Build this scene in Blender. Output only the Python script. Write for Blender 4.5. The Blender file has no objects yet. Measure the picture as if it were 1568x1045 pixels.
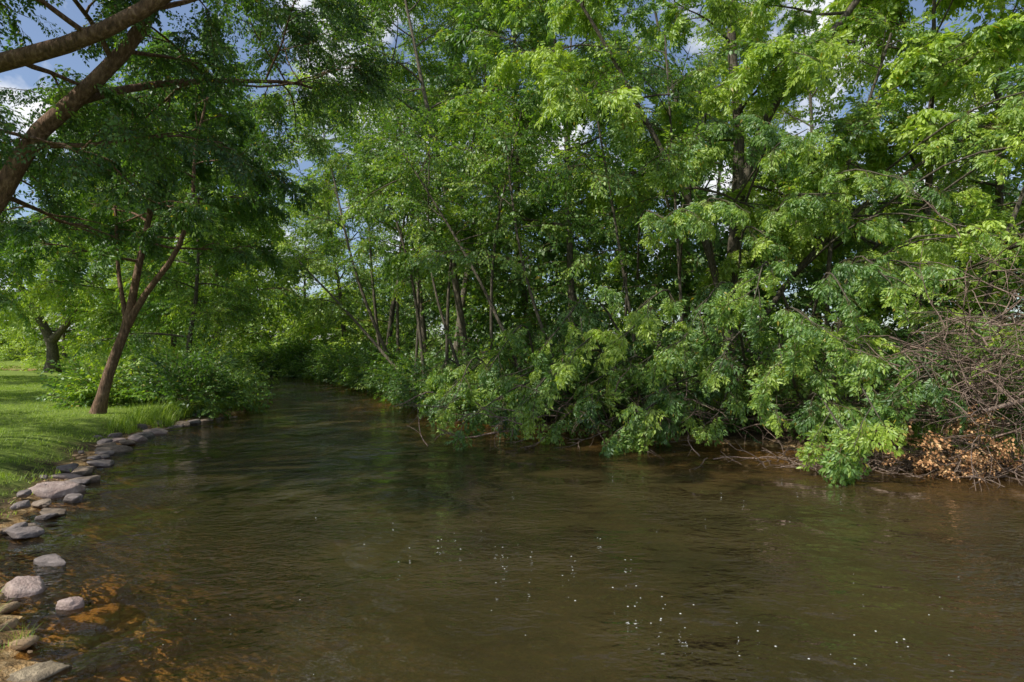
import bpy, math, random
import numpy as np
from mathutils import Vector
R=np.random.default_rng(7)
D=bpy.data
scene=bpy.context.scene
def link(o,parent=None):
    scene.collection.objects.link(o)
    if parent: o.parent=parent
    return o
def empty(name):
    e=D.objects.new(name,None); e.empty_display_size=.3; return link(e)
def unit(v):
    v=np.asarray(v,float); return v/(np.linalg.norm(v,axis=-1,keepdims=True)+1e-9)
def sstep(a,b,x):
    t=np.clip((x-a)/(b-a),0,1); return t*t*(3-2*t)

# ---------------------------------------------------------------- materials
def newmat(name):
    m=D.materials.new(name); m.use_nodes=True; nt=m.node_tree; nt.nodes.clear()
    return m,nt,nt.nodes,nt.links
def N(nt,t,**k):
    n=nt.nodes.new(t)
    for a,b in k.items(): setattr(n,a,b)
    return n
def noise(nt,vec,scale,detail=3,rough=.55):
    n=N(nt,'ShaderNodeTexNoise'); n.inputs['Scale'].default_value=scale; n.inputs['Detail'].default_value=detail
    n.inputs['Roughness'].default_value=rough
    if vec is not None: nt.links.new(vec,n.inputs['Vector'])
    return n.outputs['Fac']
def ramp(nt,fac,stops):
    r=N(nt,'ShaderNodeValToRGB'); e=r.color_ramp.elements
    while len(e)<len(stops): e.new(.5)
    for i,(p,c) in enumerate(stops):
        e[i].position=p; e[i].color=(c[0],c[1],c[2],1)
    nt.links.new(fac,r.inputs[0]); return r.outputs[0]
def mix(nt,fac,a,b,blend='MIX'):
    m=N(nt,'ShaderNodeMix',data_type='RGBA',blend_type=blend)
    for s,v in ((m.inputs[0],fac),(m.inputs[6],a),(m.inputs[7],b)):
        if isinstance(v,(int,float)): s.default_value=v
        elif isinstance(v,tuple): s.default_value=(*v,1)
        else: nt.links.new(v,s)
    return m.outputs[2]
def mth(nt,op,a,b=None,c=None,clamp=False):
    m=N(nt,'ShaderNodeMath',operation=op,use_clamp=clamp)
    for i,v in enumerate((a,b,c)):
        if v is None: continue
        if isinstance(v,(int,float)): m.inputs[i].default_value=v
        else: nt.links.new(v,m.inputs[i])
    return m.outputs[0]
def attr(nt,name,t='GEOMETRY'):
    a=N(nt,'ShaderNodeAttribute',attribute_name=name,attribute_type=t); return a.outputs['Fac']
def pos(nt): return N(nt,'ShaderNodeNewGeometry').outputs['Position']
def bump(nt,h,strength,dist):
    b=N(nt,'ShaderNodeBump'); b.inputs['Strength'].default_value=strength; b.inputs['Distance'].default_value=dist
    nt.links.new(h,b.inputs['Height']); return b.outputs['Normal']
def princ(nt,col,rough=.8,normal=None,spec=.3):
    p=N(nt,'ShaderNodeBsdfPrincipled'); 
    if isinstance(col,tuple): p.inputs['Base Color'].default_value=(*col,1)
    else: nt.links.new(col,p.inputs['Base Color'])
    p.inputs['Roughness'].default_value=rough; p.inputs['Specular IOR Level'].default_value=spec
    if normal is not None: nt.links.new(normal,p.inputs['Normal'])
    return p.outputs[0]
def out(nt,sh):
    o=N(nt,'ShaderNodeOutputMaterial'); nt.links.new(sh,o.inputs['Surface'])
def leaf_shader(nt,c,tmul,trans,gloss):
    ls=nt.links
    d=N(nt,'ShaderNodeBsdfDiffuse'); ls.new(c,d.inputs[0])
    t=N(nt,'ShaderNodeBsdfTranslucent'); ls.new(mix(nt,1.0,c,tmul,'MULTIPLY'),t.inputs[0])
    mx=N(nt,'ShaderNodeMixShader'); mx.inputs[0].default_value=trans
    ls.new(d.outputs[0],mx.inputs[1]); ls.new(t.outputs[0],mx.inputs[2])
    g=N(nt,'ShaderNodeBsdfGlossy'); g.inputs['Roughness'].default_value=.48; g.inputs[0].default_value=(.95,1,.95,1)
    m2=N(nt,'ShaderNodeMixShader'); m2.inputs[0].default_value=gloss; ls.new(mx.outputs[0],m2.inputs[1]); ls.new(g.outputs[0],m2.inputs[2])
    out(nt,m2.outputs[0])
M_leaf,nt,_,_=newmat('leaf_green')
v=mth(nt,'MULTIPLY_ADD',attr(nt,'lv'),.38,mth(nt,'SUBTRACT',attr(nt,'tint'),.17),clamp=True)
c=ramp(nt,v,[(0,(.038,.095,.024)),(.5,(.135,.255,.045)),(1,(.42,.54,.075))])
c=mix(nt,mth(nt,'GREATER_THAN',attr(nt,'lv'),.992),c,(.42,.33,.04))
leaf_shader(nt,c,(1.5,1.55,.5),.42,.045)
M_dead,nt,_,_=newmat('dead_leaf')
c=ramp(nt,attr(nt,'lv'),[(0,(.18,.08,.03)),(.6,(.50,.26,.11)),(1,(.66,.44,.22))]); out(nt,princ(nt,c,.7))
def bark_material(name,a,b):
    m,nt,_,_=newmat(name)
    mp=N(nt,'ShaderNodeMapping'); mp.inputs['Scale'].default_value=(1,1,.28); nt.links.new(pos(nt),mp.inputs[0])
    n1=noise(nt,mp.outputs[0],22,4,.7); n2=noise(nt,pos(nt),2.2,2)
    c=ramp(nt,n1,[(.3,tuple(x*.3 for x in a)),(.52,a),(.75,b)])
    c=mix(nt,mth(nt,'MULTIPLY',n2,.5),c,(.09,.085,.06))
    out(nt,princ(nt,c,.9,bump(nt,n1,1.0,.05),.15)); return m
M_bark=bark_material('bark_grey',(.12,.10,.07),(.30,.25,.195))
M_barkp=bark_material('bark_pale',(.20,.165,.12),(.40,.35,.28))
M_barkr=bark_material('bark_reddish',(.23,.13,.08),(.52,.35,.24))
M_twig=bark_material('dead_twig',(.32,.22,.165),(.60,.47,.375))
M_stwig,nt,_,_=newmat('young_twig'); d=N(nt,'ShaderNodeBsdfDiffuse'); d.inputs[0].default_value=(.13,.11,.05,1); out(nt,d.outputs[0])
M_grass,nt,_,_=newmat('grass_blade')
c=ramp(nt,attr(nt,'lv'),[(0,(.12,.20,.02)),(.6,(.29,.41,.045)),(1,(.46,.55,.09))]); leaf_shader(nt,c,(1.4,1.5,.6),.35,.03)

# ---------------------------------------------------------------- river outline / terrain
LB=np.array([(-1.2,-12),(-1.6,0),(-2.3,2.4),(-2.85,3.4),(-3.35,3.9),(-3.85,4.4),(-4.7,5.1),(-5.35,5.9),(-6.05,7.3),(-6.75,8.7),(-7.7,10.6),(-8.5,12.7),(-8.8,15.1),(-8.5,16.9),(-8.6,18.2),(-10,21.8),(-12.4,26.8),(-14.9,31.7),(-18.5,36),(-24,40),(-34,44),(-70,52)],float)
RB=np.array([(13,-12),(11.5,0),(10.5,6),(9.6,8.9),(8.7,9.9),(7.25,10.4),(6,11.3),(4.4,12.1),(1.8,13.7),(-.1,15.1),(-2.1,17.4),(-5.3,24.9),(-8.2,30.6),(-10.9,35.4),(-14,41),(-22,47),(-34,51.5),(-70,60)],float)
poly=np.vstack([LB,RB[::-1]])
def segdist(X,Y,P):
    d=np.full(X.shape,1e9)
    for a,b in zip(P[:-1],P[1:]):
        ab=b-a; t=np.clip(((X-a[0])*ab[0]+(Y-a[1])*ab[1])/(ab@ab),0,1)
        d=np.minimum(d,np.hypot(X-a[0]-t*ab[0],Y-a[1]-t*ab[1]))
    return d
def inside(X,Y):
    r=np.zeros(X.shape,bool); n=len(poly)
    for i in range(n):
        x1,y1=poly[i]; x2,y2=poly[(i+1)%n]
        if y1==y2: continue
        c=((y1>Y)!=(y2>Y))&(X<(x2-x1)*(Y-y1)/(y2-y1)+x1); r^=c
    return r
def wob(X,Y): return np.sin(X*2.3+1.7*np.sin(Y*1.9))*np.cos(Y*2.7+X*.6)
def wob2(X,Y): return np.sin(X*.31+1.1*np.sin(Y*.23))*np.cos(Y*.27+1)
def terrain(X,Y):
    X=np.asarray(X,float);Y=np.asarray(Y,float)
    dl=segdist(X,Y,LB); dr=segdist(X,Y,RB); ins=inside(X,Y)
    right=dr<dl
    hl=.03+.32*sstep(0,1.3,dl)+.012*np.minimum(dl,40)+.03*wob(X,Y)*sstep(0,1,dl)+.15*wob2(X,Y)*sstep(3,15,dl)
    hr=.03+.45*sstep(0,1.6,dr)+.05*np.minimum(dr,60)+.06*wob(X,Y)*sstep(0,1,dr)+.5*wob2(X,Y)*sstep(3,15,dr)
    h=np.where(right,hr,hl)
    shelf=np.exp(-(((X+2.9)/.8)**2+((Y-4.0)/1.3)**2))
    dep=np.minimum(.95*sstep(-.3,3.0,dl),.8*sstep(-.1,5.0,dr))*(1-.55*shelf)
    hb=-.02-dep+.03*wob(X*1.7,Y*1.7)*np.minimum(1,dl*2)*np.minimum(1,dr*2)
    h=np.where(ins,hb,h)
    return h,ins,right,dl,dr
def gz(x,y): return float(terrain(np.array([x]),np.array([y]))[0][0])
def grid_mesh(name,xs,ys,zf,attrs,mat):
    X,Y=np.meshgrid(xs,ys); Z=zf(X,Y); nx,ny=len(xs),len(ys)
    me=D.meshes.new(name); v=np.stack([X,Y,Z],-1).reshape(-1,3)
    i=np.arange(nx*ny).reshape(ny,nx)
    f=np.stack([i[:-1,:-1],i[:-1,1:],i[1:,1:],i[1:,:-1]],-1).reshape(-1,4)
    fill(me,v,f)
    for k,a in attrs(X,Y).items():
        at=me.attributes.new(k,'FLOAT','POINT'); at.data.foreach_set('value',np.asarray(a,np.float32).ravel())
    me.materials.append(mat); me.polygons.foreach_set('use_smooth',np.ones(len(f),bool))
    return link(D.objects.new(name,me))
def fill(me,v,f):
    v=np.asarray(v,np.float32); f=np.asarray(f,np.int32); k=f.shape[1]
    me.vertices.add(len(v)); me.vertices.foreach_set('co',v.ravel())
    me.loops.add(f.size); me.loops.foreach_set('vertex_index',f.ravel())
    me.polygons.add(len(f)); me.polygons.foreach_set('loop_start',np.arange(0,f.size,k,dtype=np.int32))
    me.update(calc_edges=True)

M_ground,nt,_,_=newmat('ground_soil_grass')
P=pos(nt); n1=noise(nt,P,1.1,4); n2=noise(nt,P,14,4); n3=noise(nt,P,70,2)
lawn=ramp(nt,n2,[(.3,(.07,.12,.02)),(.55,(.17,.25,.035)),(.75,(.30,.36,.06))])
lawn=mix(nt,mth(nt,'MULTIPLY',n1,.5),lawn,(.24,.28,.05))
soil=ramp(nt,n2,[(.3,(.03,.02,.012)),(.55,(.07,.047,.028)),(.8,(.14,.095,.05))])
bed=ramp(nt,n2,[(.3,(.17,.10,.038)),(.5,(.36,.22,.09)),(.7,(.56,.40,.21))])
vor=N(nt,'ShaderNodeTexVoronoi'); vor.inputs['Scale'].default_value=11; nt.links.new(P,vor.inputs['Vector'])
bw=N(nt,'ShaderNodeRGBToBW'); nt.links.new(vor.outputs['Color'],bw.inputs[0])
bed=mix(nt,.6,bed,mix(nt,1.0,bed,mth(nt,'MULTIPLY',bw.outputs[0],1.6),'MULTIPLY'))
g=mix(nt,attr(nt,'lawn'),soil,lawn); g=mix(nt,attr(nt,'bed'),g,bed)
h=mth(nt,'ADD',n2,mth(nt,'MULTIPLY',n3,.5))
out(nt,princ(nt,g,.9,bump(nt,h,.7,.04),.2))
u=np.linspace(-1,1,380); sx=-3+260*np.sinh(4.6*u)/np.sinh(4.6); sy=11+260*np.sinh(4.6*u)/np.sinh(4.6)
def tattr(X,Y):
    h,ins,right,dl,dr=terrain(X,Y)
    return {'bed':sstep(.09,.02,h)*((h<.1)),
            'lawn':np.where((right&(X>-24))|ins,0,sstep(.25,.9,dl+.2*wob(X*2,Y*2)))}
grid_mesh('ground',sx,sy,lambda X,Y:terrain(X,Y)[0],tattr,M_ground)

# water
M_water,nt,_,ls=newmat('river_water')
P=pos(nt)
def mapped(sc,rot=0):
    mp=N(nt,'ShaderNodeMapping'); mp.inputs['Scale'].default_value=sc; mp.inputs['Rotation'].default_value=(0,0,rot); ls.new(P,mp.inputs[0]); return mp.outputs[0]
w1=noise(nt,mapped((1.2,1.9,1),.5),1.1,2,.5); w2=noise(nt,mapped((1,1.8,1),-.7),3.2,3,.6); w3=noise(nt,mapped((1,1.6,1),.5),9,2,.5)
pn=N(nt,'ShaderNodeMapRange'); pn.inputs[1].default_value=.42; pn.inputs[2].default_value=.64; pn.inputs[3].default_value=.18; pn.inputs[4].default_value=1.7
ls.new(noise(nt,mapped((1,.8,1),.4),.6,2),pn.inputs[0])
hh=mth(nt,'ADD',mth(nt,'MULTIPLY',w1,.55),mth(nt,'MULTIPLY',mth(nt,'ADD',mth(nt,'MULTIPLY',w2,.50),mth(nt,'MULTIPLY',w3,.19)),pn.outputs[0]))
bn=bump(nt,hh,1.0,.15)
fr=N(nt,'ShaderNodeFresnel'); fr.inputs['IOR'].default_value=1.45; ls.new(bn,fr.inputs['Normal'])
gl=N(nt,'ShaderNodeBsdfGlossy'); gl.inputs['Roughness'].default_value=.01; ls.new(bn,gl.inputs['Normal'])
mud=ramp(nt,noise(nt,mapped((1,1.6,1)),.45,3),[(.35,(.032,.026,.0105)),(.65,(.056,.043,.0165))])
mud=mix(nt,attr(nt,'shoal'),mud,(.110,.064,.020))
df=N(nt,'ShaderNodeBsdfDiffuse'); ls.new(mud,df.inputs[0])
tr=N(nt,'ShaderNodeBsdfTransparent'); tr.inputs[0].default_value=(.91,.77,.51,1)
b=N(nt,'ShaderNodeMixShader'); ls.new(attr(nt,'murk'),b.inputs[0]); ls.new(tr.outputs[0],b.inputs[1]); ls.new(df.outputs[0],b.inputs[2])
mx=N(nt,'ShaderNodeMixShader'); ls.new(fr.outputs[0],mx.inputs[0]); ls.new(b.outputs[0],mx.inputs[1]); ls.new(gl.outputs[0],mx.inputs[2]); out(nt,mx.outputs[0])
def wattr(X,Y):
    h,ins,right,dl,dr=terrain(X,Y); d=np.maximum(0,-h)
    return {'murk':np.clip(1-np.exp(-d*np.where(right,2.6,2.1)),0,.97),'shoal':sstep(5.0,.5,dr+.6*wob2(X*5,Y*5))*sstep(22,12,Y)}
grid_mesh('river_water',np.linspace(-70,14,400),np.linspace(-10,62,340),lambda X,Y:X*0,wattr,M_water)

# ---------------------------------------------------------------- tubes
class Tubes:
    def __init__(s): s.v=[];s.f=[];s.n=0
    def add(s,pts,r,k=6):
        pts=np.asarray(pts,float); n=len(pts); r=np.asarray(r,float)
        t=unit(np.gradient(pts,axis=0)); ref=np.array([0,0,1.]) if abs(t[:,2].mean())<.8 else np.array([1.,0,0])
        a=unit(np.cross(t,ref)); b=np.cross(t,a)
        th=np.arange(k)*2*math.pi/k
        ring=pts[:,None]+r[:,None,None]*(np.cos(th)[None,:,None]*a[:,None]+np.sin(th)[None,:,None]*b[:,None])
        s.v.append(ring.reshape(-1,3))
        i=s.n+np.arange(n*k).reshape(n,k); j=np.roll(i,-1,1)
        s.f.append(np.stack([i[:-1],j[:-1],j[1:],i[1:]],-1).reshape(-1,4)); s.n+=n*k
    def obj(s,name,mat,parent=None):
        me=D.meshes.new(name); fill(me,np.vstack(s.v),np.vstack(s.f)); me.materials.append(mat)
        me.polygons.foreach_set('use_smooth',np.ones(len(me.polygons),bool))
        return link(D.objects.new(name,me),parent)
def smooth_path(P,n):
    P=np.asarray(P,float); t=np.r_[0,np.cumsum(np.linalg.norm(np.diff(P,axis=0),axis=1))]; t/=t[-1]
    m=len(P); m_=np.gradient(P,t,axis=0); q=np.linspace(0,1,n); o=[]
    for x in q:
        i=min(m-2,max(0,np.searchsorted(t,x,side='right')-1)); hh=t[i+1]-t[i]; s=(x-t[i])/hh
        o.append((2*s**3-3*s*s+1)*P[i]+(s**3-2*s*s+s)*hh*m_[i]+(-2*s**3+3*s*s)*P[i+1]+(s**3-s*s)*hh*m_[i+1])
    return np.array(o)
def walk(p,d,L,n,grav,wig,rg):
    p=np.array(p,float); d=unit(d); o=[p.copy()]
    for i in range(n):
        d=unit(d+rg.normal(0,wig,3)+np.array([0,0,grav])); p=p+d*L/n; o.append(p.copy())
    return np.array(o)

# ---------------------------------------------------------------- leaf spray prototypes
def leaves_to_mesh(name,o,d,n,L,W,mats,twigs=None,simple=True):
    d=unit(d); s=unit(np.cross(n,d)); n=np.cross(d,s); L=L[:,None];W=W[:,None]; k=len(o)
    if simple:
        v=np.stack([o,o+d*L*.42+s*W*.5+n*W*.14,o+d*L-n*L*.1,o+d*L*.42-s*W*.5+n*W*.14],1).reshape(-1,3)
        f=np.arange(k)[:,None]*4+np.array([[0,3,2,1]]); lv=R.random(k)
    else:
        v=np.stack([o, o+d*L*.28+s*W*.42+n*W*.15, o+d*L*.6+s*W*.40+n*W*.1-n*L*.05, o+d*L-n*L*.14,
                o+d*L*.6-s*W*.40+n*W*.1-n*L*.05, o+d*L*.28-s*W*.42+n*W*.15],1).reshape(-1,3)
        i=np.arange(k)[:,None]*6
        f=np.concatenate([i+np.array([[0,3,2,1]]),i+np.array([[0,5,4,3]])],1).reshape(-1,4); lv=np.repeat(R.random(k),2)
    mi=np.zeros(len(f),int)
    if twigs is not None and twigs.v:
        tv=np.vstack(twigs.v); tf=np.vstack(twigs.f)+len(v); v=np.vstack([v,tv]); f=np.vstack([f,tf])
        lv=np.r_[lv,np.zeros(len(tf))]; mi=np.r_[mi,np.ones(len(tf),int)]
    me=D.meshes.new(name); fill(me,v,f)
    for m in mats: me.materials.append(m)
    me.polygons.foreach_set('material_index',mi.astype(np.int32))
    a=me.attributes.new('lv','FLOAT','FACE'); a.data.foreach_set('value',lv.astype(np.float32))
    return D.objects.new(name,me)
def spray(name,kind,mats,rg):
    T=Tubes(); o=[];d=[];n=[];L=[];W=[]
    def leaf(p,dr,l,w,nn):
        o.append(p);d.append(dr);n.append(nn);L.append(l);W.append(w)
    axes=[(np.zeros(3),np.array([1,0,.12]),.95)]
    for k in range(5 if kind!='compound' else 3):
        x=.12+.14*k; side=1 if k%2 else -1
        axes.append((np.array([x,0,.03]),np.array([.75,side*rg.uniform(.5,.9),rg.uniform(-.1,.25)]),rg.uniform(.35,.6)*(1-.4*x)))
    for p0,dr,ln in axes:
        path=walk(p0,dr,ln,4,-.16,.07,rg); T.add(path[::2],np.linspace(.006,.002,3),3)
        step=.115 if kind=='compound' else .058
        q=.12
        while q<ln:
            i=q/ln*4; i0=min(3,int(i)); p=path[i0]+(path[i0+1]-path[i0])*(i-i0); td=unit(path[i0+1]-path[i0])
            sd=unit(np.cross([0,0,1],td))
            for sg in (-1,1):
                if rg.random()<.14: continue
                ld=unit(td*rg.uniform(.3,.8)+sd*sg*rg.uniform(.6,1)+np.array([0,0,rg.uniform(-.95,.0)]))
                nn=unit(np.array([0,0,1])+rg.normal(0,.45,3))
                if kind=='compound':
                    rl=rg.uniform(.10,.17); s2=unit(np.cross(nn,ld)); e=p+ld*rl+np.array([0,0,-.03]); sz=rg.uniform(.85,1.2)
                    leaf(e,unit(ld+[0,0,-.4]),.135*sz,.064*sz,nn)
                    for fr_ in (.45,.85):
                        for s3 in (-1,1):
                            leaf(p+(e-p)*fr_,unit(ld*.6+s2*s3*.85+[0,0,-.35]+rg.normal(0,.12,3)),.11*sz,.052*sz,unit(nn+rg.normal(0,.3,3)))
                else:
                    sz=rg.uniform(.7,1.2); leaf(p+ld*.02,ld,.10*sz,.062*sz,unit(nn+rg.normal(0,.35,3)))
            q+=step*rg.uniform(.8,1.25)
        leaf(path[-1],unit(path[-1]-path[-2]),.1,.05,np.array([0,0,1.]))
    return leaves_to_mesh(name,np.array(o),np.array(d),np.array(n),np.array(L),np.array(W),mats,T,kind!='compound')
def coll(name,objs):
    c=D.collections.new(name)
    for x in objs: c.objects.link(x)
    return c
letters='abcdefgh'
C_comp=coll('compound_leaf_sprays',[spray('compound_leaf_spray_'+letters[i],'compound',[M_leaf,M_stwig],R) for i in range(6)])
C_simp=coll('small_leaf_sprays',[spray('small_leaf_spray_'+letters[i],'simple',[M_leaf,M_stwig],R) for i in range(5)])
C_dead=coll('dead_leaf_sprays',[spray('dead_leaf_spray_'+letters[i],'simple',[M_dead,M_stwig],R) for i in range(2)])
def tuft(name,nb,rad,hmin,hmax,w,lean,mat,segs=2):
    v=[];f=[];lv=[]
    prof=((0,1),(.5,.8),(1,.1)) if segs==2 else ((0,1),(1,.15))
    for i in range(nb):
        a=R.uniform(0,6.28); r=rad*math.sqrt(R.random()); b=np.array([r*math.cos(a),r*math.sin(a),-.01]); h=R.uniform(hmin,hmax)
        az=R.uniform(0,6.28); dr=np.array([math.cos(az),math.sin(az),0]); sd=np.array([-dr[1],dr[0],0]); ln=R.uniform(.2,1)*lean
        k=len(v); ww=w*R.uniform(.6,1.2); x=R.random()
        for t,wf in prof:
            c_=b+dr*ln*h*t*t+np.array([0,0,h*(t-.25*ln*t*t)]); v+= [c_-sd*ww*wf*.5,c_+sd*ww*wf*.5]
        for s in range(len(prof)-1): f.append([k+2*s,k+2*s+1,k+2*s+3,k+2*s+2]); lv.append(x)
    me=D.meshes.new(name); fill(me,v,f); me.materials.append(mat)
    a=me.attributes.new('lv','FLOAT','FACE'); a.data.foreach_set('value',np.array(lv,np.float32)); return D.objects.new(name,me)
C_lawn=coll('lawn_tufts',[tuft('lawn_tuft_'+letters[i],55,.22,.025,.06,.007,1.2,M_grass,1) for i in range(3)])
C_weed=coll('weed_tufts',[tuft('weed_tuft_'+letters[i],40,.16,.2,.6,.012,1.0,M_grass) for i in range(3)])

# rocks -------------------------------------------------------
def rockmat(name,a,b,tinted=False):
    m,nt,_,_=newmat(name); n1=noise(nt,pos(nt),9,6,.65); n2=noise(nt,pos(nt),60,3)
    c=ramp(nt,n1,[(.3,a),(.7,b)]); c=mix(nt,mth(nt,'MULTIPLY',n2,.35),c,tuple(x*.4 for x in a))
    z=N(nt,'ShaderNodeSeparateXYZ'); nt.links.new(pos(nt),z.inputs[0])
    wet=mth(nt,'MULTIPLY',mth(nt,'LESS_THAN',mth(nt,'ADD',z.outputs[2],mth(nt,'MULTIPLY',n1,.03)),.04),.5)
    c=mix(nt,wet,c,tuple(x*.5 for x in a))
    if tinted: c=mix(nt,1.0,c,ramp(nt,attr(nt,'tint'),[(.2,(.5,.45,.4)),(.8,(1.3,1.15,1))]),'MULTIPLY')
    out(nt,princ(nt,c,.75,bump(nt,mth(nt,'ADD',n1,mth(nt,'MULTIPLY',n2,.3)),.8,.04),.3)); return m
M_rock=rockmat('stone_grey',(.12,.098,.088),(.32,.265,.24)); M_rockb=rockmat('stone_tan',(.15,.11,.08),(.36,.28,.21)); M_rockp=rockmat('stone_pink',(.28,.195,.165),(.55,.43,.37)); M_rocko=rockmat('stone_rusty',(.46,.25,.09),(.75,.49,.23)); M_rockd=rockmat('stone_brown',(.22,.17,.11),(.50,.40,.26))
M_peb=rockmat('pebble',(.28,.20,.12),(.54,.42,.28),True)
import bmesh
from mathutils import noise as mn
def rock_mesh(name,mat,seed,sub=4):
    bm=bmesh.new(); bmesh.ops.create_icosphere(bm,subdivisions=sub,radius=1)
    o=Vector((seed*3.7,seed*1.3,0)); rr=np.random.default_rng(seed)
    pl=[(Vector(rr.normal(0,1,3)*np.array([1,1,.7])).normalized(),rr.uniform(.6,.85)) for _ in range(9)]
    for v in bm.verts:
        d=v.co.normalized(); r=1+.30*mn.noise(d*1.1+o)+.10*mn.noise(d*2.7+o)
        c=d*r
        for nrm,t0 in pl:
            q=c.dot(nrm)-t0
            if q>0: c-=nrm*q*.9
        if c.z>.55: c.z=.55+(c.z-.55)*.2
        c+=d*(.05*mn.noise(d*6+o)+.02*mn.noise(d*15+o))
        v.co=c
    me=D.meshes.new(name); bm.to_mesh(me); bm.free(); me.materials.append(mat)
    me.polygons.foreach_set('use_smooth',np.ones(len(me.polygons),bool)); return me
def rock(name,x,y,z,sx_,sy_,sz_,mat,seed):
    ob=link(D.objects.new(name,rock_mesh(name,mat,seed))); ob.location=(x,y,z); ob.scale=(sx_,sy_,sz_); ob.rotation_euler=(R.normal(0,.1),R.normal(0,.1),R.uniform(-.7,1.2)); return ob
def pebble(i):
    me=rock_mesh('pebble_'+letters[i],M_peb,200+i,2); co=np.empty(len(me.vertices)*3,np.float32); me.vertices.foreach_get('co',co); co=co.reshape(-1,3)*[1,.75,.5]; me.vertices.foreach_set('co',co.astype(np.float32).ravel()); me.update()
    return D.objects.new('pebble_'+letters[i],me)
C_peb=coll('pebbles',[pebble(i) for i in range(4)])

def scatter_group(c):
    ng=D.node_groups.new('scatter_'+c.name,'GeometryNodeTree')
    ng.interface.new_socket('Geometry',in_out='INPUT',socket_type='NodeSocketGeometry')
    ng.interface.new_socket('Geometry',in_out='OUTPUT',socket_type='NodeSocketGeometry')
    gi=ng.nodes.new('NodeGroupInput'); go=ng.nodes.new('NodeGroupOutput')
    ci=ng.nodes.new('GeometryNodeCollectionInfo'); ci.inputs['Collection'].default_value=c
    ci.inputs['Separate Children'].default_value=True; ci.inputs['Reset Children'].default_value=True
    ip=ng.nodes.new('GeometryNodeInstanceOnPoints'); ip.inputs['Pick Instance'].default_value=True
    def na(n,t):
        x=ng.nodes.new('GeometryNodeInputNamedAttribute'); x.data_type=t; x.inputs['Name'].default_value=n
        return [o for o in x.outputs if o.enabled and o.name=='Attribute'][0]
    er=ng.nodes.new('FunctionNodeEulerToRotation'); l=ng.links
    l.new(na('rot','FLOAT_VECTOR'),er.inputs[0]); l.new(er.outputs[0],ip.inputs['Rotation'])
    l.new(na('scl','FLOAT'),ip.inputs['Scale']); l.new(na('idx','INT'),ip.inputs['Instance Index'])
    rl=ng.nodes.new('GeometryNodeRealizeInstances')
    l.new(gi.outputs[0],ip.inputs['Points']); l.new(ci.outputs[0],ip.inputs['Instance']); l.new(ip.outputs[0],rl.inputs[0]); l.new(rl.outputs[0],go.inputs[0])
    return ng
NG={c.name:scatter_group(c) for c in (C_comp,C_simp,C_dead,C_lawn,C_weed,C_peb)}
def scatter(name,c,P_,rot,scl,tint=.5,parent=None):
    P_=np.asarray(P_,np.float32); n=len(P_)
    nz=np.sin(P_[:,0]*1.9+1.3*np.sin(P_[:,2]*1.7))*np.cos(P_[:,1]*1.6+P_[:,2]*2.1)
    tint=np.asarray(tint)+.18*nz+R.normal(0,.13,n)
    me=D.meshes.new(name); me.vertices.add(n); me.vertices.foreach_set('co',P_.ravel())
    me.attributes.new('rot','FLOAT_VECTOR','POINT').data.foreach_set('vector',np.asarray(rot,np.float32).ravel())
    me.attributes.new('scl','FLOAT','POINT').data.foreach_set('value',np.broadcast_to(np.asarray(scl,np.float32),(n,)).copy())
    me.attributes.new('tint','FLOAT','POINT').data.foreach_set('value',np.asarray(tint,np.float32))
    me.attributes.new('idx','INT','POINT').data.foreach_set('value',R.integers(0,len(c.objects),n).astype(np.int32))
    o=link(D.objects.new(name,me),parent); m=o.modifiers.new('scatter','NODES'); m.node_group=NG[c.name]; return o
def rots(Dv,roll=.5):
    Dv=unit(Dv); return np.stack([R.normal(0,roll,len(Dv)),-np.arcsin(np.clip(Dv[:,2],-1,1)),np.arctan2(Dv[:,1],Dv[:,0])],1)

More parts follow.
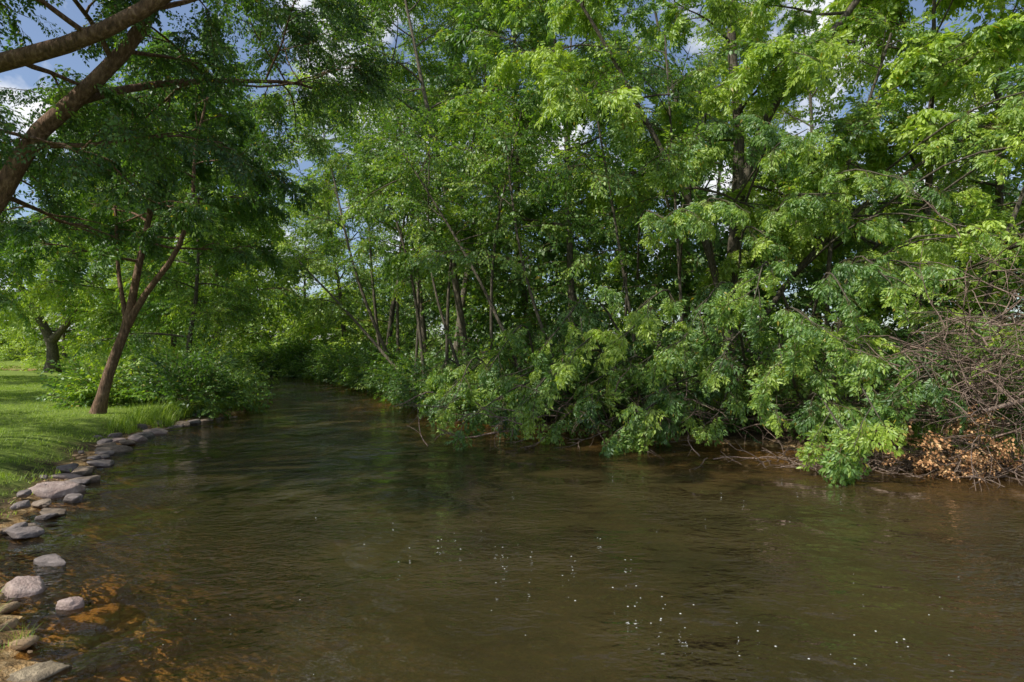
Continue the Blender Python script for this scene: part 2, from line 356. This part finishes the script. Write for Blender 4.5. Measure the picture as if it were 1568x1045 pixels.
# ---------------------------------------------------------------- trees
def tree(name,stems,nl=12,ll=3.5,cs=.3,el=(.1,1.0),nsec=7,secl=.35,ns=6,scale=1.0,kind=None,tint=.5,hang=-.25,bark=None,seed=0,grav=-.03,keep=None):
    rg=np.random.default_rng(seed+11); kind=kind or C_simp
    e=empty(name); T=Tubes(); SP=[];SD=[]
    for pts,r0,r1 in stems:
        m=len(pts); rr=r0+(r1-r0)*np.linspace(0,1,m)**.8; rr[0]*=1.35; T.add(pts,rr,9)
        az=rg.uniform(0,6.28)
        for i in range(nl):
            t=cs+(1-cs)*(i+rg.random())/nl; j=min(m-2,int(t*(m-1))); p=pts[j]+(pts[j+1]-pts[j])*(t*(m-1)-j)
            az+=2.4+rg.normal(0,.3); q=(t-cs)/(1-cs); ele=el[0]+(el[1]-el[0])*q+rg.normal(0,.12)
            L=ll*(1.05-.55*q)*rg.uniform(.7,1.15)
            d=np.array([math.cos(az)*math.cos(ele),math.sin(az)*math.cos(ele),math.sin(ele)])
            lp=walk(p,d,L,8,grav,.10,rg); lr=max(.012,min(rr[j]*.55,.014*L+.01)); T.add(lp,np.linspace(lr,.008,9),5)
            for s in range(nsec):
                u=.25+.75*(s+rg.random())/nsec; k=min(7,int(u*8)); sp=lp[k]+(lp[k+1]-lp[k])*(u*8-k); td=unit(lp[k+1]-lp[k])
                sd=unit(np.cross(td,[0,0,1]))*(1 if s%2 else -1)
                d2=td*.7+sd*rg.uniform(.5,1.1)+np.array([0,0,rg.uniform(-.25,.45)])
                sl=L*secl*rg.uniform(.6,1.2); q2=walk(sp,d2,sl,5,grav*1.5,.13,rg); T.add(q2,np.linspace(lr*.35+.004,.004,6),4)
                for w in range(ns):
                    u2=.2+.8*(w+rg.random())/ns; k2=min(4,int(u2*5)); a=q2[k2]+(q2[k2+1]-q2[k2])*(u2*5-k2)
                    dd=unit(q2[k2+1]-q2[k2])+rg.normal(0,.45,3)+np.array([0,0,hang]); SP.append(a+rg.normal(0,.06*sl,3)); SD.append(dd)
    SP=np.array(SP);SD=np.array(SD)
    ok=SP[:,2]>.35
    if keep is not None: ok&=keep(SP)
    SP=SP[ok];SD=SD[ok]
    T.obj('trunk_and_branches',bark or M_bark,e)
    scatter('foliage',kind,SP,rots(SD),scale*rg.uniform(.75,1.25,len(SP)),tint,e); return e
def stem(x,y,H,lean=(0,0),r=.16,seed=0,z=None):
    rg=np.random.default_rng(seed+5); z=gz(x,y)-.1 if z is None else z
    pts=walk((x,y,z),(lean[0],lean[1],1),H*1.02,12,.03,.05,rg); return (pts,r,r*.18)

zb=gz(-10.5,14.4)-.1
stA=[(smooth_path([(-10.5,14.4,zb),(-10.2,14.4,1.4),(-9.7,14.4,2.8),(-9.6,14.5,3.7),(-9.35,14.6,5.2),(-9.0,14.7,7.2),(-8.9,14.8,8.6)],16),.15,.03),
     (smooth_path([(-9.75,14.4,2.6),(-9.2,14.3,3.4),(-8.4,14.2,4.4),(-8.0,14.2,5.6),(-7.9,14.2,7),(-7.6,14.2,8.3)],14),.09,.025),
     (smooth_path([(-9.75,14.4,2.7),(-10.1,14.6,4.0),(-10.4,14.9,5.8),(-10.8,15,7.6)],10),.06,.02)]
tree('riverbank_tree',stA,nl=9,ll=2.6,cs=.42,nsec=5,ns=4,scale=.75,kind=C_comp,tint=.3,bark=M_barkr,seed=1,keep=lambda p:(p[:,2]>3.1+.5*np.sin(p[:,0]*3)))
zb=gz(-9.6,7.6)-.1
stB=[(smooth_path([(-9.8,7.8,zb),(-8.8,7.9,1.9),(-7.9,8,3.2),(-7.15,8,4.25),(-6.7,8,5.0),(-6.15,8,5.5),(-5.4,8.1,6.4),(-4.9,8.4,8.0),(-4.6,8.8,9.6)],22),.19,.06),
     (smooth_path([(-9.0,7.9,1.6),(-9.3,7.3,3.4),(-8.4,7,4.8),(-7.2,7,5.3),(-6.2,7,5.55),(-5.2,7,5.85),(-4.2,7,6.4),(-3.3,7,7.3),(-2.8,7.1,8.6)],22),.17,.06),
     (smooth_path([(-9.3,7.3,3.4),(-10,7,5.5),(-10.4,6.6,8),(-10,6.3,11)],12),.16,.05),
     (smooth_path([(-6.2,8,5.5),(-5.6,9.2,6.3),(-4.8,10.4,6.9),(-4.2,11.4,7.3),(-3.8,12.2,7.4)],12),.07,.02)]
tree('leaning_cottonwood_tree',stB,nl=11,ll=3.3,cs=.38,el=(-.1,.9),nsec=7,ns=7,scale=.58,tint=.22,hang=-.5,bark=M_barkr,seed=2,keep=lambda p:(p[:,2]>4.3+.6*np.clip(p[:,0]+5,0,3)*.6)&(p[:,0]<-2.5+.3*np.sin(p[:,1]*3)))
zb=gz(-32,39.6)-.1
stC=[(smooth_path([(-32,39.6,zb),(-32,39.6,2.2),(-32.8,39.6,4),(-34,39,7),(-34.5,39,10)],12),.42,.08),
     (smooth_path([(-32,39.6,2.6),(-30.6,39.6,4.2),(-29,39.6,7),(-28.6,39.6,9.5)],12),.25,.06)]
tree('lawn_maple_tree',stC,nl=10,ll=4.6,cs=.28,nsec=6,ns=7,scale=1.3,tint=.85,seed=3)
zb=gz(6.2,15.5)-.1
stF=[(smooth_path([(6.0,15.2,zb),(5.8,15.2,3.2),(6.0,15.2,5.5),(6.05,15.2,8),(5.9,15.3,10.5),(6.2,15.3,13.5)],18),.22,.09),
     (smooth_path([(6.0,15.2,6.0),(7.0,15,8.6),(8.6,14.6,10.6),(9.8,14.2,12.4),(11,14,14)],14),.15,.05),
     (smooth_path([(5.9,15.2,2.2),(4.8,14.6,5.2),(3.4,14.2,7.6),(2.3,13.9,9.4),(1.2,13.6,11)],14),.12,.03),
     (smooth_path([(5.9,15.2,1.6),(7.4,14.4,4.2),(9.4,13.6,6.2),(11.4,13,7.4)],12),.10,.03)]
tree('box_elder_tree',stF,nl=7,ll=3.1,cs=.38,el=(-.1,.8),nsec=5,ns=5,scale=.82,kind=C_comp,tint=.75,hang=-.5,seed=4)
spec=[(-1.6,22.5,18,(-.12,-.05),.17,.5,.34),(2.2,19,15,(-.12,-.12),.16,.55,.34),(-4.4,29,21,(-.05,0),.2,.55,.28),(1,28,20,(0,0),.2,.45,.2),
 (10.5,15.2,12.0,(.1,-.1),.15,.85,.15),(14.5,17.5,13,(.05,-.05),.18,.9,.15),(7,23,17,(.05,0),.2,.6,.2),(13.5,25,16,(0,0),.2,.8,.2),
 (-8.2,37,24,(.05,0),.2,.55,.25),(22,24,14,(0,0),.2,.85,.2),(4,33,22,(0,0),.2,.5,.2),(-2.5,24.5,19,(.1,0),.17,.45,.38),(-12.5,42,18,(0,0),.2,.65,.2),(13,36,20,(0,0),.2,.6,.3)]
for i,(x,y,H,ln,r,ti,cs) in enumerate(spec):
    far=y>25
    tree('riverside_tree',[stem(x,y,H,ln,r,i)],nl=15,ll=4.4 if not far else 5.2,cs=cs,nsec=6,ns=4 if not far else 5,scale=1.15 if not far else 1.7,
         kind=C_comp if i in(1,4) else C_simp,tint=ti,hang=-.3,bark=M_barkp if i in(0,2,11) else None,seed=20+i)
for i,(a,b_,r) in enumerate([((.7,15.2,.3),(-3.2,16.5,7.8),.055),((-3.0,20,.4),(-5.0,21,9),.07),((-5.0,25.5,.4),(-8.3,26,10.5),.09),((-1.3,17.5,.4),(-2.6,18,9),.055),((1.6,15,.3),(-.2,15.5,8),.055),((-6.6,29,.4),(-7.4,29,12),.09),((-4.2,24,.4),(-9.5,25,6.0),.08),((-2.2,19,.4),(-1.2,19,9.5),.065),
     ((3.4,14.5,.4),(2.0,14.2,8.5),.05),((8,14.5,.5),(9.0,13.5,9.5),.07),((10.5,13.5,.5),(12.6,12.5,8.5),.07),((4.6,15,.5),(3.9,14.5,10),.05),((-3.6,21,.4),(-4.6,21.5,9.5),.055),((-5.2,26,.4),(-4.2,26,12),.08),((-.6,17,.4),(.3,16.5,9),.055)]):
    a=np.array(a);b_=np.array(b_); m=(a+b_)/2+R.normal(0,.3,3)
    tree('leaning_tree',[(smooth_path([a,m,b_],12),r*1.1,r*.4)],nl=6,ll=1.9,cs=.5,nsec=4,ns=3,scale=.9,tint=.5,bark=M_barkp if i in (2,5,6,13) else M_bark,seed=60+i)
spec=[(-13.5,23.5,9.5,(.1,0),.13,.5,2.8,.22),(-15.5,29.5,13.5,(.03,0),.15,.55,3.4,.22),(-22.5,34,11,(0,0),.16,.7,3.4,.3),(-26,50,12,(0,0),.2,.75,4.6,.22),(-19,53,14,(0,0),.2,.7,4.6,.22),(-22,37,17,(0,0),.2,.5,4.2,.25),
 (-37,57,12,(0,0),.2,.8,5,.2),(-48,61,13,(0,0),.2,.85,5,.2),(-60,62,14,(0,0),.2,.8,5,.2),(-19.5,17,12.5,(.05,0),.18,.35,3.9,.45),(-29,28,15,(0,0),.2,.5,4.6,.4),
 (-17,6,12,(0,0),.25,.35,3.8,.4),(-25,14,11,(0,0),.25,.35,3.2,.5)]  # out-of-view pair at left, added to throw dappled shade on the lawn
for i,(x,y,H,ln,r,ti,ll,cs) in enumerate(spec):
    tree('shade_tree',[stem(x,y,H,ln,r,40+i)],nl=14 if H<15 else 18,ll=ll,cs=cs,nsec=6,ns=5,scale=1.1 if y<28 else 1.8,tint=ti,seed=100+i)

rb=RB[np.argsort(RB[:,0])]
def boughs(name,cnt,x0,x1,mode,tint,seed,rest):
    e=empty(name); T=Tubes(); SP=[];SD=[];TI=[];rg=np.random.default_rng(seed)
    for i in range(cnt):
        tx=x0+(x1-x0)*(i+rg.random())/cnt; yb=np.interp(tx,rb[:,0],rb[:,1])
        if mode=='low':
            zmax=1.4+(tx+1.6)*.42; lev=(i*3%5+rg.uniform(0,.8))/5; tz=.3+lev*max(.5,min(3.2,zmax)-.4)+(.35 if tx>5.8 else 0)
            reach=3.2+(1.2 if tx<1.5 else 0)
            ty=yb-.1-reach*(1-.5*lev)*rg.uniform(.3,1.12)
            s=np.array([tx+rg.uniform(.8,3.4)*(1 if tx<5 else .3),yb+rg.uniform(-.2,1.2)-(.9 if tx<2 else 0),.35+rg.uniform(.0,1.6)*(.4+lev)])
        else:
            tz=rg.uniform(2.9,6.8); ty=yb+rg.uniform(-1.6,1.4); s=np.array([tx*.75+6*.25+rg.uniform(-.6,.8),max(yb+1.8,14.6),tz-rg.uniform(.2,1.4)]); lev=.5
        tip=np.array([tx,ty,tz]); mid=(s+tip)/2+np.array([0,0,.5+.6*lev])+rg.normal(0,.18,3)
        P_=smooth_path([s,mid,tip],10); T.add(P_,np.linspace(.035,.008,10),5); lt=rg.normal(0,.17); ns_=rg.integers(3,7)
        for k in range(ns_):
            u=.3+.7*(k+rg.random())/ns_; j=min(8,int(u*9)); p=P_[j]+(P_[j+1]-P_[j])*(u*9-j); td=unit(P_[j+1]-P_[j]); sd=unit(np.cross(td,[0,0,1]))*(1 if k%2 else -1)
            q=walk(p,td*.9+sd*rg.uniform(.3,.9)+[0,0,rg.uniform(-.3,.2)],rg.uniform(.35,.95),4,-.13,.12,rg); T.add(q,np.linspace(.01,.004,5),4)
            for w in range(3):
                SP.append(q[1+w]); SD.append(unit(q[min(4,w+2)]-q[w+1])+rg.normal(0,.35,3)+[0,-.2,-.45]); TI.append(lt)
        SP.append(tip); SD.append(unit(P_[-1]-P_[-2])+[0,0,-.3]); TI.append(lt)
    SP=np.array(SP);SD=np.array(SD);TI=np.array(TI); ok=SP[:,2]>.36+.3*rg.random(len(SP))**2+.12*np.sin(SP[:,0]*2.6); SP=SP[ok];SD=SD[ok];TI=TI[ok]
    T.obj('boughs',M_bark,e); scatter('foliage',C_comp,SP,rots(SD,.4),rg.uniform(.38,.76,len(SP)),tint+TI,e)
boughs('overhanging_box_elder',44,-2.2,6.7,'low',.5,78,0)
boughs('drooping_box_elder_boughs',26,2.4,11.5,'mid',.65,79,0)

def shrub(name,c,rad,n,scale,tint,kind=None):
    e=empty(name); v=unit(R.normal(0,1,(n,3))); v[:,2]=np.abs(v[:,2])*1.0-.15; r=R.uniform(.35,1,n)**.6
    P_=np.array(c)+v*np.array(rad)*r[:,None]*(1+.3*np.sin(v[:,:1]*7+v[:,1:2]*5)); P_[:,2]=np.maximum(P_[:,2],c[2]+.1)
    T=Tubes()
    for i in range(12):
        t=P_[i]; b0=np.array(c)+[R.normal(0,.15*rad[0]),R.normal(0,.15*rad[1]),-.1]; T.add(smooth_path([b0,(b0+t)/2+[0,0,.25],t],6),np.linspace(.025,.006,6),5)
    T.obj('stems',M_bark,e); scatter('foliage',kind or C_simp,P_,rots(v+[0,0,.1]+R.normal(0,.35,(n,3)),.6),scale*R.uniform(.7,1.2,n),tint,e)
seg=RB[3:16]; L_=np.r_[0,np.cumsum(np.hypot(*np.diff(seg,axis=0).T))]
for s in np.arange(.5,L_[-1],2.0):
    x=np.interp(s,L_,seg[:,0]); y=np.interp(s,L_,seg[:,1]); f=y/30
    sz=(.9 if y>14 else 1.25)+.45*R.random()+.5*f
    off=1.0 if y>13 else 2.2
    shrub('riverside_shrub',(x+.72*off,y+.7*off,gz(x+.72*off,y+.7*off)-.1),(sz,sz,sz*(.78 if y>16 else 1.3)),int(75+50*f),.75+.5*f,R.uniform(.25,.45))
for x,y,sz,ti in [(-9.6,17.2,1.1,.4),(-10.5,18.6,1.1,.45),(-11.6,20.5,1.2,.5),(-11.9,16.9,.6,.6),(-12.8,17.8,.7,.55),(-13.2,23.5,1.4,.5),(-15.2,28,1.6,.6),(-17.6,32.5,1.8,.7),(-21,37.5,2.0,.75),(-26,41,1.5,.8)]:
    shrub('bank_shrub',(x,y,gz(x,y)-.1),(sz,sz,sz),110,.75+.02*y,ti)
n=1700; P_=np.stack([R.uniform(-14,28,n),np.zeros(n),np.zeros(n)],1)
yb=np.interp(P_[:,0],[-14,-8,-2,2,5,9,28],[46,38,24,19,17,15.5,14]); P_[:,1]=yb+2+R.random(n)**1.3*12; P_[:,2]=terrain(P_[:,0],P_[:,1])[0]+R.random(n)**1.0*7.5
scatter('forest_understory',C_simp,P_,rots(R.normal(0,1,(n,3))*[1,1,.4]-[0,.6,0]),R.uniform(1.6,2.6,n),.35)
n=1100; P_=np.stack([R.uniform(-85,30,n),R.uniform(62,72,n),np.zeros(n)],1); P_[:,2]=terrain(P_[:,0],P_[:,1])[0]+R.random(n)**1.1*9
scatter('distant_trees',C_simp,P_,rots(R.normal(0,1,(n,3))*[1,1,.4]-[0,.6,0]),R.uniform(3,5,n),.8)
n=480; P_=np.stack([R.uniform(-40,-10,n),np.zeros(n),np.zeros(n)],1); P_[:,1]=np.interp(P_[:,0],[-40,-22,-14,-10],[54.5,48.5,43,37])+R.random(n)*4; P_[:,2]=terrain(P_[:,0],P_[:,1])[0]+R.random(n)*5.5
scatter('far_bank_shrubs',C_simp,P_,rots(R.normal(0,1,(n,3))*[1,1,.4]-[0,.6,0]),R.uniform(1.8,3,n),.75)
n=400; P_=np.stack([R.uniform(-72,-23,n),np.zeros(n),np.zeros(n)],1); P_[:,1]=np.interp(P_[:,0],[-70,-34,-23],[51,43,38.5])-R.random(n)*1.5; P_[:,2]=terrain(P_[:,0],P_[:,1])[0]+R.random(n)*1.6
scatter('meadow_shrubs',C_simp,P_,rots(R.normal(0,1,(n,3))*[1,1,.5]+[0,0,.3]),R.uniform(.9,1.6,n),.9)

# ---------------------------------------------------------------- grass
n=13000; X=R.uniform(-40,-2.5,n); Y=3+R.random(n)**1.6*28
h,ins,right,dl,dr=terrain(X,Y); ok=(~ins)&(~right)&(dl>.3)&(X>-Y*1.0-1.5); X,Y,h=X[ok],Y[ok],h[ok]; n=len(X)
scatter('lawn_grass',C_lawn,np.stack([X,Y,h],1),np.stack([R.normal(0,.08,n),R.normal(0,.08,n),R.uniform(0,6.3,n)],1),R.uniform(.8,1.3,n)*(1+Y/40),.5)
def along(P_,s0,s1,k,off):
    L_=np.r_[0,np.cumsum(np.hypot(*np.diff(P_,axis=0).T))]; s=R.uniform(s0,s1,k)*L_[-1]
    x=np.interp(s,L_,P_[:,0])+R.normal(0,.2,k)+off[0]; y=np.interp(s,L_,P_[:,1])+R.normal(0,.2,k)+off[1]; return x,y
x1,y1=along(LB[11:19],0,1,380,(-.5,.1)); x2,y2=along(RB[2:7],0,1,60,(.5,.4)); x3=R.normal(-3.9,.35,60); y3=R.normal(3.55,.35,60)
x4=R.normal(8.55,.2,22); y4=R.normal(9.95,.15,22)
X=np.r_[x1,x2,x3,x4];Y=np.r_[y1,y2,y3,y4]; h=terrain(X,Y)[0]; ok=h>0; X,Y,h=X[ok],Y[ok],h[ok]; n=len(X)
scatter('bank_weeds',C_weed,np.stack([X,Y,h],1),np.stack([R.normal(0,.1,n),R.normal(0,.1,n),R.uniform(0,6.3,n)],1),np.where(Y<5,.32,R.uniform(.5,1.1,n)),.5)
n=6000; X=R.uniform(-9,-1,n); Y=R.uniform(2.6,14,n); h,ins,right,dl,dr=terrain(X,Y); ok=(dl<np.where(Y<6,1.5,.7))&(R.random(n)<np.where(ins,1,.35)*np.exp(-dl*.9))&((dl<.35)|ins); X,Y,h=X[ok],Y[ok],h[ok]; n=len(X)
scatter('river_pebbles',C_peb,np.stack([X,Y,h+.005],1),np.stack([R.normal(0,.2,n),R.normal(0,.2,n),R.uniform(0,6.3,n)],1),.02+.08*R.random(n)**2.0,.5)
LL=LB[7:14]; L_=np.r_[0,np.cumsum(np.hypot(*np.diff(LL,axis=0).T))]; s=0.1;i=0
while s<L_[-1]:
    x=np.interp(s,L_,LL[:,0]); y=np.interp(s,L_,LL[:,1]); w=R.uniform(.08,.24)
    m_=(M_rock,M_rock,M_rockb,M_rockp)[R.integers(0,4)]
    rock('bank_stone',x+R.normal(.05,.13),y+R.normal(0,.06),.02+R.uniform(-.05,.03),w*1.3,w*.85,w*R.uniform(.35,.75),m_,i+1)
    if R.random()<.5: rock('bank_stone',x-.25+R.normal(0,.1),y+R.normal(.1,.08),.14,w*.8,w*.6,w*.45,M_rock,i+31)
    s+=w*R.uniform(1.3,2.4); i+=1
rock('river_rock',-4.02,4.72,-.02,.22,.15,.15,M_rockp,50)
rock('river_rock',-3.42,4.42,-.0,.10,.08,.10,M_rockp,51)
rock('river_rock',-4.35,5.35,-.02,.24,.13,.10,M_rock,52)
rock('submerged_rock',-3.25,4.22,-.13,.29,.36,.17,M_rocko,53)
rock('submerged_rock',-3.5,4.95,-.12,.30,.2,.17,M_rocko,56)
rock('submerged_rock',-2.75,3.78,-.13,.24,.17,.19,M_rockd,54)
rock('submerged_rock',-2.95,3.5,-.08,.27,.17,.17,M_rockd,55)
rock('submerged_rock',-2.4,3.4,-.12,.24,.2,.18,M_rocko,57)
rock('submerged_rock',-3.05,4.0,-.12,.18,.13,.17,M_rockd,58)
rock('submerged_rock',-2.5,4.1,-.18,.2,.16,.2,M_rocko,59)
# ---------------------------------------------------------------- dead brush right
def brush(name,c,n,L,spread,mat,up=.4,seed=5):
    T=Tubes(); rg=np.random.default_rng(seed)
    for i in range(n):
        b0=np.array(c)+rg.normal(0,1,3)*spread; b0[2]=max(.02,b0[2]); d=np.array([rg.normal(-.3,.8),rg.normal(-.3,.6),rg.uniform(-.2,1)*up])
        l=L*rg.uniform(.5,1.2); q=walk(b0,d,l,7,-.05,.16,rg); q[:,2]=np.maximum(q[:,2],.01); r=rg.uniform(.006,.017); T.add(q,np.linspace(r,r*.3,8),4)
        for k in range(3):
            j=rg.integers(2,6); q2=walk(q[j],unit(q[j+1]-q[j])+rg.normal(0,.6,3),l*.35,4,-.03,.18,rg); T.add(q2,np.linspace(r*.45,.002,5),3)
    return T.obj(name,mat)
brush('dead_brush_pile',(7.8,9.2,1.5),300,1.4,np.array([.65,.3,.85]),M_twig,.9)
brush('driftwood_twigs',(6.5,9.7,.1),160,.9,np.array([1.2,.22,.07]),M_twig,.25,6)
brush('bank_roots',(4.2,11.9,.7),110,1.3,np.array([2.6,.4,.4]),M_twig,.8,7)
n=60; P_=np.array([8.3,9.6,1.6])+R.normal(0,1,(n,3))*[.7,.35,.8]; P_[:,2]=np.maximum(P_[:,2],.3)
scatter('briar_leaves',C_simp,P_,rots(R.normal(0,1,(n,3))+[-.2,-.3,0]),R.uniform(.35,.7,n),.6)
T=Tubes(); T.add(smooth_path([(10.6,10.6,1.3),(9.4,9.4,1.18),(8.1,8.8,1.25),(7.2,8.7,1.05)],12),np.linspace(.07,.03,12),8); T.obj('fallen_branch',M_twig)
n=55; P_=np.array([7.0,9.0,.45])+R.normal(0,1,(n,3))*[.5,.18,.22]; P_[:,2]=np.maximum(P_[:,2],.12)
scatter('dead_leaf_branch',C_dead,P_,rots(R.normal(0,1,(n,3))+[0,0,-.4]),R.uniform(.3,.6,n),.5)
T=Tubes(); T.add(smooth_path([(.8,13.2,.25),(-.4,12.8,.12),(-1.2,12.6,.05),(-1.6,12.5,.25)],10),np.linspace(.03,.012,10),5); T.obj('drooping_limb',M_twig)
# ---------------------------------------------------------------- foam
M_foam,nt,_,_=newmat('foam'); out(nt,princ(nt,(.75,.75,.7),.5))
v=[];f=[]
def dome(x,y,r):
    k=len(v); m=7
    for i in range(m):
        a=i*6.283/m; v.append((x+r*math.cos(a),y+r*math.sin(a)*.9,.002))
    v.append((x,y,.002+r*.5))
    for i in range(m): f.append((k+i,k+(i+1)%m,k+m))
for i in range(55):
    t=R.random(); dome(-.7+3.2*t+R.normal(0,.35),5.9-2.4*t+R.normal(0,.22),R.uniform(.003,.008))
for i in range(50): dome(R.uniform(-2.5,5),R.uniform(3.4,9),R.uniform(.002,.006))
me=D.meshes.new('foam_bubbles'); fill(me,v,f); me.materials.append(M_foam); link(D.objects.new('foam_bubbles',me))

# ---------------------------------------------------------------- sky, sun, camera
SUN=unit(np.array([-.62,-.34,.70])); el=math.asin(SUN[2]); rot=math.atan2(SUN[0],SUN[1])
w=D.worlds.new('World'); scene.world=w; w.use_nodes=True; nt=w.node_tree; nt.nodes.clear()
sk=N(nt,'ShaderNodeTexSky',sky_type='NISHITA',sun_disc=False); sk.sun_elevation=el; sk.sun_rotation=rot
tc=N(nt,'ShaderNodeTexCoord'); cf=ramp(nt,noise(nt,tc.outputs['Generated'],4.2,6,.6),[(.50,(.05,.05,.05)),(.62,(1,1,1))])
col=mix(nt,cf,mix(nt,1.0,sk.outputs[0],(1.15,1.2,1.3),'MULTIPLY'),(9.6,9.7,9.9))
bg=N(nt,'ShaderNodeBackground'); bg.inputs[1].default_value=.11; nt.links.new(col,bg.inputs[0])
wo=N(nt,'ShaderNodeOutputWorld'); nt.links.new(bg.outputs[0],wo.inputs[0])
try: w.cycles.sampling_method='NONE'
except Exception as ex: print(ex)
sd=D.lights.new('sun','SUN'); sd.energy=5; sd.angle=math.radians(.5); sd.color=(1,.965,.90)
so=link(D.objects.new('sun',sd)); so.rotation_euler=Vector(SUN).to_track_quat('Z','Y').to_euler()
cam=D.cameras.new('camera'); cam.lens=20; cam.sensor_width=36; cam.shift_y=.008; cam.clip_end=2000; cam.clip_start=.05
co=link(D.objects.new('camera',cam)); co.location=(0,0,2.0); co.rotation_euler=(math.radians(90),0,0); scene.camera=co
scene.view_settings.view_transform='Standard'; scene.view_settings.look='None'; scene.view_settings.exposure=0
